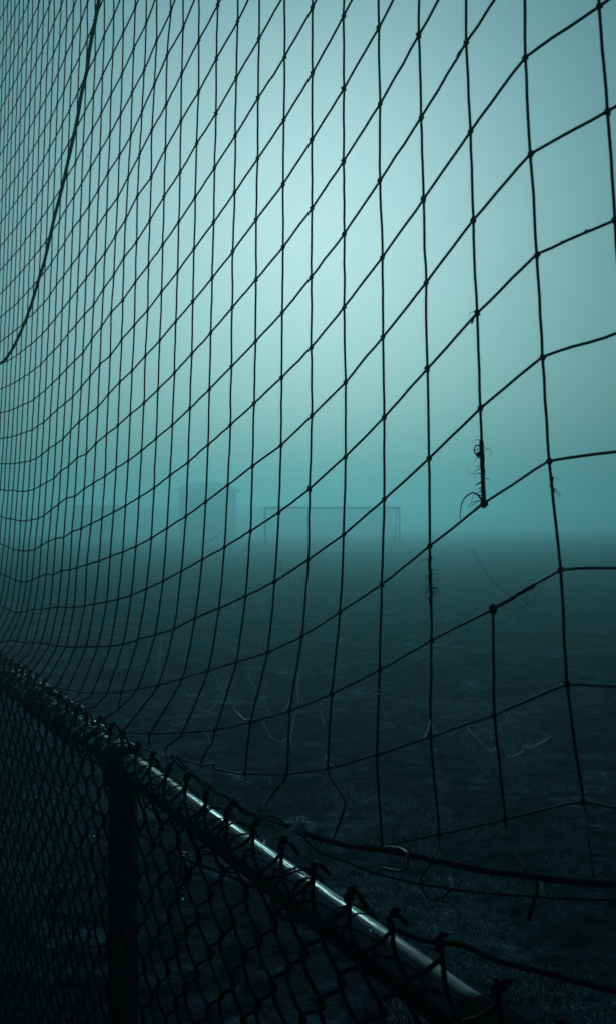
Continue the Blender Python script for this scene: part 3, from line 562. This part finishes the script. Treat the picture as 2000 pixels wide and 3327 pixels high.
cs = sorted(NET)
for c in cs:
    rows = sorted(r for cc, r in K if cc == c)
    if c == 2:
        cord('vertical_cord', [K[(c, r)] for r in rows if r <= 4])
        cord('vertical_cord', [K[(c, r)] for r in rows if r >= 5] + L3(TAILS[2])[1:])
        continue
    pts = [K[(c, r)] for r in rows]
    if c in TAILS: pts += L3(TAILS[c])[1:]
    elif c > 27: 
        q = pts[-1]; tt = tcol(c) + 0.10
        pts += [q.lerp(along(tt, PF, RAIL_H + 0.03), 0.45) + Vector((0.03, 0, -0.03)), along(tt, PF, RAIL_H + 0.03)]
    cord('vertical_cord', pts, stiff=0.5 if c > 3 else 0.7)
rmin = min(r for _, r in K); rmax = max(r for _, r in K)
for r in range(rmin, rmax + 1):
    cols = sorted(c for c, rr in K if rr == r)
    if len(cols) < 2: continue
    pts = [K[(c, r)] for c in cols]
    ext = LOOSE.get('row%d' % r)
    if r == 4: pts = [K[(c, r)] for c in cols if c <= 19]
    if ext: pts = pts + L3(ext)[1:]
    cord('cross_cord', pts, stiff=0.75 if r > -9 else 0.6, mat='dew_cord' if r >= 4 else 'cord')

# knots: the nearest as parts, the far ones joined
allk = sorted(K, key=lambda q: K[q].y if 1.573 - 0.60 * K[q].y < K[q].z < 1.573 + 0.56 * K[q].y and abs(K[q].x) < 0.34 * K[q].y else 99)
near = allk[:290]; far = allk[290:]
def knot(m_, q, fine=False):
    p = K[q]; ax = Vector((rnd(-.5, .5), rnd(-.5, .5), 1)).normalized()
    m_.ball(p, 0.0034 * rnd(0.85, 1.15), (0.9, 0.9, rnd(1.1, 1.5)), 7, 5, ax, 0.16)
    if fine:      # two turns of cord drawn tight round the crossing
        u = ax.orthogonal().normalized(); w = ax.cross(u); ph = rnd(0, 6.28); sp = rnd(0.7, 1.3)
        co = []
        for i in range(13):
            f = i / 12; an = ph + f * 2 * math.pi * 1.6
            co.append(p + (u * math.cos(an) + w * math.sin(an)) * 0.0029 + ax * (f - 0.5) * 0.0042 * sp)
        m_.tube(co, 0.00125, 5)
    else:
        m_.ball(p + Vector((rnd(-.001, .001), rnd(-.001, .001), 0.0022)), 0.0020, (1.2, 1.2, 0.8), 6, 4, None, 0.15)
for q in near:
    m_ = MB(NB); knot(m_, q, True); m_.build('knot', M['cord'], net)
m_ = MB(NB)
for q in far: knot(m_, q)
tag(m_.build('far_knots', M['cord'], net), kind='stuff')

# frayed places
def fray(a, b_, n_, ln, side, m_, sleeve=0.0):
    for i in range(n_):
        f = rnd(0, 1); p = a.lerp(b_, f)
        sx = random.choice(side) * rnd(0.4, 1.0)
        L = ln * (0.2 + 1.5 * random.random() ** 2.2)
        up = rnd(-0.7, 0.6)
        d1 = Vector((sx, rnd(-.4, .4), up)) * L
        pts = catmull([p, p + d1 * 0.45, p + Vector((d1.x * 0.85, d1.y, d1.z * 0.7 - L * 0.12)), p + Vector((d1.x * 1.1, d1.y * 1.2, -L * rnd(0.1, 0.6)))], 3)
        m_.tube(pts, [0.0006 * (1 - 0.6 * j / (len(pts) - 1)) for j in range(len(pts))], 3)
    if sleeve:
        k_ = [wob(a.lerp(b_, i / 14), 0.0012, 160) for i in range(15)]
        m_.tube(k_, [sleeve * (0.75 + 0.35 * abs(noise.noise(Vector((i * 0.9, a.x * 9, 2))))) for i in range(15)], 6)
a, b_ = K[(2, 3)], K[(2, 4)]
m_ = MB(NB); fray(a.lerp(b_, 0.34), b_, 44, 0.013, (-1, -1, -1, -1, 1), m_, 0.0034)
p = a.lerp(b_, 0.40)
m_.tube(catmull([p, p + Vector((-0.007, 0, 0.001)), p + Vector((-0.009, 0, -0.006)), p + Vector((-0.005, 0, -0.012)), p + Vector((0, 0, -0.013))], 5), 0.0009, 5)
m_.ball(p + Vector((-0.004, 0, -0.010)), 0.003, (1, 1, 1.2))
m_.ball(b_, 0.0052, (1, 1, 1.1), 7, 5, None, 0.12)
p = b_
m_.tube(catmull([p, p + Vector((-0.007, 0, 0.010)), p + Vector((-0.014, 0, 0.013)), p + Vector((-0.024, 0, 0.006)), p + Vector((-0.028, 0, -0.006)), p + Vector((-0.029, 0, -0.02))], 5), [0.0017 - 0.00005 * i for i in range(26)], 4)
m_.build('frayed_repair', M['fibre'], net)['label'] = 'frayed fibres bristling from a worn cord'
a, b_ = K[(3, 4)], K[(3, 5)]
m_ = MB(NB); fray(a.lerp(b_, 0.10), a.lerp(b_, 0.62), 34, 0.010, (-1, 1), m_, 0.0026); m_.build('frayed_fibres', M['fibre'], net)
m_ = MB(NB); fray(a.lerp(b_, 0.30), a.lerp(b_, 0.60), 16, 0.014, (-1, -1, 1), m_); m_.build('pale_fibres', M['pale_fibre'], net)
a, b_ = K[(2, 5)], K[(1, 5)]
m_ = MB(NB); fray(a, a.lerp(b_, 0.62), 26, 0.007, (-1, 1), m_, 0.0030); m_.ball(a, 0.0058, (1, 1, 1.1), 7, 5, None, 0.15); m_.build('frayed_fibres', M['fibre'], net)
m_ = MB(NB)
for i in range(16):
    p = a.lerp(b_, rnd(0.05, 0.75)); p.z -= rnd(0.002, 0.012)
    m_.tube(catmull([p, p + Vector((rnd(-.006, .006), rnd(-.003, .003), -rnd(.002, .008))), p + Vector((rnd(-.01, .01), rnd(-.003, .003), -rnd(.004, .014)))], 3), 0.00045, 3)
m_.build('pale_fibres', M['pale_fibre'], net)
a, b_ = K[(1, 4)], K[(1, 5)]
m_ = MB(NB); fray(a.lerp(b_, 0.14), a.lerp(b_, 0.28), 8, 0.009, (-1, 1), m_, 0.0021); m_.build('frayed_fibres', M['fibre'], net)
m_ = MB(NB); p = K[(2, 2)]
m_.tube([p, p + Vector((-0.004, -0.001, -0.006)), p + Vector((-0.007, -0.001, -0.013))], [0.0011, 0.001, 0.0014], 5)
fray(p + Vector((0, 0, -0.002)), p + Vector((0, 0, 0.003)), 5, 0.007, (-1, 1), m_); m_.build('frayed_fibres', M['fibre'], net)
a, b_ = K[(1, 2)], K[(0, 2)]
for f in (0.34, 0.66):
    m_ = MB(NB); m_.ball(a.lerp(b_, f) + Vector((0, 0, 0.0014)), 0.0021, (1.3, 1, 0.8), 6, 4, None, 0.25); m_.build('burr', M['fibre'], net)
a, b_ = K[(3, -1)], K[(2, -1)]
m_ = MB(NB); m_.tube([a.lerp(b_, f) + Vector((0, -0.001, 0.0006)) for f in (0.80, 0.84, 0.88, 0.92)], [0.0012, 0.0024, 0.0022, 0.001], 6); m_.build('splice', M['cord'], net)

# ------------------------------------------------------------------ ropes and loose cords
def strands(path, r, pitch, m_, n_=3, side=5):
    path = [Vector(p) for p in path]
    sm = path
    # resample evenly
    L = [0.0]
    for i in range(1, len(sm)): L.append(L[-1] + (sm[i] - sm[i - 1]).length)
    tot = L[-1]; N = max(8, int(tot / (pitch / 7)))
    rs = []; j = 0
    for i in range(N + 1):
        d = tot * i / N
        while j < len(L) - 2 and L[j + 1] < d: j += 1
        rs.append(sm[j].lerp(sm[j + 1], (d - L[j]) / max(1e-9, L[j + 1] - L[j])))
    fr = []
    t0 = (rs[1] - rs[0]).normalized(); u = t0.orthogonal().normalized(); prev = t0
    for i, p in enumerate(rs):
        t = (rs[min(i + 1, N)] - rs[max(i - 1, 0)]).normalized()
        q = prev.rotation_difference(t); u = q @ u; u = (u - t * u.dot(t)).normalized(); prev = t
        fr.append((p, u.copy(), t.cross(u)))
    for s in range(n_):
        pts = []
        for i, (p, u, w) in enumerate(fr):
            an = 2 * math.pi * (tot * i / N / pitch + s / n_)
            pts.append(p + (u * math.cos(an) + w * math.sin(an)) * r * 0.5)
        m_.tube(pts, r * 0.56, side)
def fuzz(path, n_, ln, m_, r):
    for i in range(n_):
        p = Vector(random.choice(path)); d = Vector((rnd(-1, 1), rnd(-1, 1), rnd(-1, 1))).normalized()
        m_.tube([p + d * r * 0.6, p + d * (r + ln * rnd(.3, 1)), p + d * (r + ln) + Vector((0, 0, -ln * rnd(0, .6)))], [0.0003, 0.00025, 0.0001], 3)

pth = catmull(L3(LOOSE['hang_rope']), 8)
m_ = MB(pth[0]); strands(pth, 0.0056, 0.030, m_); fuzz(pth, 500, 0.0025, m_, 0.004)
tag(m_.build('hanging_rope', M['rope']), 'thick black rope hanging in a long curve against the far net, upper left', 'rope')

l = L3(LOOSE['border_rope']); l = [l[0] + (l[0] - l[1]).normalized() * 0.7 + Vector((0, 0, 0.05))] + l; cut = 15
pth = catmull(l[:cut + 1], 8)
m_ = MB(pth[0]); strands(pth, 0.0042, 0.027, m_); fuzz(pth, 500, 0.003, m_, 0.0045)
e = pth[-1]
for i in range(3):
    q = [p + Vector((rnd(-.004, .004), 0, rnd(-.004, .006))) for p in l[cut:]]
    m_.tube([wob(p, 0.003, 40) for p in catmull(q, 6)], 0.0015, 5)
tag(m_.build('border_rope', M['rope']), 'thick dark border rope slanting from the rail towards the lower right edge', 'rope')
m_ = MB(l[14])
for i in range(40):
    p = l[14] + Vector((rnd(-.014, .014), rnd(-.01, .01), rnd(-.004, .012)))
    m_.tube(catmull([p, p + Vector((rnd(-.01, .01), rnd(-.006, .006), rnd(-.002, .008))), p + Vector((rnd(-.016, .016), rnd(-.008, .008), rnd(-.010, .004)))], 3), 0.0009, 4)
m_.ball(l[14] + Vector((0, 0, 0.001)), 0.009, (1.3, 1, 0.8), 8, 6, None, 0.2)
tag(m_.build('frayed_knot', M['pale_fibre']), 'frayed pale knot where the border rope meets the rail', 'knot')

def loose_cord(key, name, label, cat, r=0.0015, mat='cord', amp=0.001, sub=6):
    pts = L3(LOOSE[key]); m_ = MB(pts[0])
    if key == 'lower_cord': pts.append(pts[-1] + (pts[-1] - pts[-2]).normalized() * 0.7)
    m_.tube([wob(p, amp, 45) for p in catmull(pts, sub)], r, 6)
    return tag(m_.build(name, M[mat]), label, cat)
loose_cord('lower_cord', 'thin_cord', 'thin slack cord running below the thick border rope at lower right', 'cord', 0.0016)
loose_cord('loop_cord', 'loop_cord', 'small drooping loop of cord hanging under the border rope', 'cord', 0.0014)
loose_cord('knot_tail', 'cord_tail', 'wavy loose cord end curling from the border rope down to the thin cord', 'cord', 0.0019, 'lash')
loose_cord('strap', 'hanging_strap', 'short dark strap hanging below the border rope near the right edge', 'strap', 0.0022)
lp = L3(LOOSE['loop_cord'])[-1]
m_ = MB(lp); m_.tube(catmull([lp + Vector((0.001, 0, -0.006)), lp, lp + Vector((-0.001, 0, 0.004)), lp + Vector((-0.004, 0, 0.003))], 4), 0.0026, 7)
tag(m_.build('cord_end', M['pale_fibre']), 'pale cut end sticking up from the drooping cord loop', 'cord end')
sp_ = L3(LOOSE['strap'])
m_ = MB(sp_[1]); m_.tube(catmull([sp_[0] + Vector((0.002, -0.004, 0)), sp_[1] + Vector((0.004, -0.004, 0)), sp_[2] + Vector((0.002, -0.004, 0))], 4), 0.0022, 6)
tag(m_.build('cord_end', M['pale_fibre']), 'pale cord end beside the hanging strap near the right edge', 'cord end')

cb = L3(LOOSE['cable']); cb = cb + [cb[-1] + (cb[-1] - cb[-2]).normalized() * 0.7]; cb = [along(4.4, 0.62, 0.93)] + cb
pth = catmull(cb, 6)
m_ = MB(pth[0]); strands(pth, 0.0037, 0.05, m_, 4, 5); fuzz(pth, 300, 0.003, m_, 0.004)
tag(m_.build('slack_cable', M['rope']), 'dark slack cable running behind the chain link below the rail', 'cable')

# ring and shackle under the cable
rg = along(1.798, 0.645, 0.935)
hook = empty('hanging_shackle', rg + Vector((0, 0, -0.07)), 'small wet shackle with two rings hanging from the cable behind the fence', 'shackle')
def ring(name, c, a, b2, ax, r):
    m_ = MB(hook.location); pts = []
    for i in range(20):
        an = 2 * math.pi * i / 20
        pts.append(c + Vector(ax) * a * math.cos(an) + Vector((0, 0, b2)) * math.sin(an))
    m_.tube(pts, r, 6, closed=True); m_.build(name, M['lash'], hook)
ring('ring', rg + Vector((0, 0, -0.024)), 0.018, 0.034, (C_, S_, 0), 0.0028)
ring('ring', rg + Vector((0, 0, -0.018)), 0.012, 0.026, (-S_, C_, 0), 0.0028)
ring('ring', rg + Vector((0, 0, -0.050)), 0.010, 0.018, (C_, S_, 0), 0.0022)

# lashing that binds the net to the far rail
for i, (ta, tb, turns, label) in enumerate(((1.93, 2.9, 17, 'wet black cord wound round the rail just beyond the post'),
                                            (2.3, 6.1, 80, 'wet black cord wound tightly round the far end of the rail'),
                                            (2.1, 3.6, 11, 'loose wet cord wrapped in long slanting turns over the far rail lashing'))):
    pts = []; n_ = turns * 10
    for j in range(n_ + 1):
        f = j / n_; an = 2 * math.pi * turns * f
        t = ta + (tb - ta) * f + 0.02 * noise.noise(Vector((f * turns * 0.8, i * 5, 0)))
        r = RAIL_R + 0.010 + 0.007 * noise.noise(Vector((f * turns * 1.3, i * 3, 5)))+ 0.004 * i
        pts.append(along(t, PF - 0.004 + r * math.cos(an), RAIL_H + 0.004 + r * 1.05 * math.sin(an)))
    m_ = MB(along(ta, PF, RAIL_H)); m_.tube(pts, 0.0021 - 0.0002 * i, 5)
    tag(m_.build('lashing_cord', M['lash']), label, 'cord')
# torn strips of plastic sheeting caught in the lashing
sheet = empty('torn_plastic_wrap', along(2.9, PF, RAIL_H), 'torn wet black plastic strips bunched along the far part of the rail', 'plastic wrap')
for i in range(54):
    t = rnd(1.95, 5.2); an0 = rnd(-0.6, 2.6); m_ = MB(sheet.location)
    vs = []; w = rnd(0.012, 0.030); n_ = 9; L = rnd(1.2, 3.2)
    for j in range(n_):
        f = j / (n_ - 1); an = an0 + L * f
        r = RAIL_R + 0.008 + 0.010 * abs(noise.noise(Vector((i * 3.1, f * 3, 0)))) + 0.006 * rnd(0, 1)
        tt = t + 0.05 * (f - .5) * rnd(.6, 1.4)
        for s in (-.5, .5):
            vs.append(along(tt + w * s, PF - 0.004 + (r + 0.006 * noise.noise(Vector((i, f * 5, s * 4)))) * math.cos(an), RAIL_H + 0.002 + (r + 0.006 * noise.noise(Vector((i + 9, f * 5, s * 4)))) * math.sin(an)))
    fs = [(2 * j, 2 * j + 1, 2 * j + 3, 2 * j + 2) for j in range(n_ - 1)]
    # give the strip thickness
    off = len(vs); vs2 = [v_ + Vector((0.0006, -0.0006, 0.0004)) for v_ in vs]
    m_.add(vs + vs2, fs + [tuple(reversed([q + off for q in f_])) for f_ in fs])
    m_.build('strip', M['lash'], sheet)

# ------------------------------------------------------------------ small wet things
for t, p, h, r, lab in ((1.795, 0.645, 0.862, 0.0030, 'tiny bright water drop hanging under the wet shackle'),
                        (2.644, 0.545, 0.858, 0.0024, 'tiny water drop on the chain link left of the post, farthest from it'),
                        (2.063, 0.545, 0.92, 0.0022, 'tiny water drop on the chain link just left of the post'),
                        (1.269, 0.575, 1.128, 0.0026, 'tiny bright water drop under the twisted wire tips above the rail'),
                        (0.927, 0.545, 1.136, 0.0018, 'tiny water drop on a wire tip at the near end of the rail'),
                        (1.52, 0.548, 1.04, 0.0018, 'tiny water drop on the wire below the middle of the rail')):
    m_ = MB(along(t, p, h)); m_.ball(along(t, p, h), r, (1, 1, 1.25), 12, 8)
    tag(m_.build('water_drop', M['water']), lab, 'water drop', 'water drops on the fence')

for i, l in enumerate(COBWEBS):
    pts = L3(l); pts = [p + Vector((0, -rnd(0, .01), 0)) for p in pts]
    m_ = MB(pts[0]); m_.tube([wob(p, 0.0012, 90) for p in catmull(pts, 5)], 0.0009 if pts[0].z < 1.36 else 0.0004, 3)
    for j in range(random.choice((0, 1, 2))):
        p = random.choice(pts); m_.ball(p, 0.0007, (1, 1, 1), 5, 4)
    tag(m_.build('cobweb_thread', M['web']), 'fine pale cobweb thread sagging between the dark net cords', 'cobweb', 'cobweb threads on the net')

# ------------------------------------------------------------------ short grass on the near pitch
random.seed(11)
m_ = MB(); cnt = 0
while cnt < 38000:
    d = 1.6 + 20 * random.random() ** 1.4; an = rnd(-0.42, 0.42)
    x, y = d * math.sin(an), d * math.cos(an)
    dens = noise.noise(Vector((x * 1.1, y * 1.1, 20))) + 0.5 * noise.noise(Vector((x * 4, y * 4, 2)))
    if dens < rnd(0.12, 0.7): continue
    z = gz(x, y)
    L = rnd(0.010, 0.040) * (1.5 if dens > 0.6 else 1.0); w = rnd(0.0012, 0.0024) * (1 + d * 0.10)
    a = rnd(0, 6.28); bend = rnd(0.3, 1.6); dx, dy = math.cos(a), math.sin(a); px, py = -dy * w, dx * w
    b0 = len(m_.v)
    m_.v += [(x - px, y - py, z - .004), (x + px, y + py, z - .004),
             (x + dx * L * .3 * bend - px * .8, y + dy * L * .3 * bend - py * .8, z + L * .55), (x + dx * L * .3 * bend + px * .8, y + dy * L * .3 * bend + py * .8, z + L * .55),
             (x + dx * L * .8 * bend, y + dy * L * .8 * bend, z + L * (1.05 - .4 * bend))]
    m_.f += [(b0, b0 + 1, b0 + 3, b0 + 2), (b0 + 2, b0 + 3, b0 + 4)]
    cnt += 1
tag(m_.build('grass', M['grass']), 'short wet grass scattered over the dark pitch', 'grass', kind='stuff')

# ------------------------------------------------------------------ the fog
hm = bpy.data.materials.new('fog'); hm.use_nodes = True
n = hm.node_tree.nodes; n.remove(n['Principled BSDF'])
pv = n.new('ShaderNodeVolumePrincipled'); pv.inputs['Color'].default_value = (0.55, 0.93, 0.97, 1)
pv.inputs['Density'].default_value = HAZE_DENSITY; pv.inputs['Anisotropy'].default_value = HAZE_G
hm.node_tree.links.new(pv.outputs[0], n['Material Output'].inputs['Volume'])
m_ = MB(); m_.box((-720, -80, -1.2), (720, 820, 6.5))
tag(m_.build('haze', hm, None, False), 'pale teal fog filling the air over the pitch', 'fog', kind='stuff')
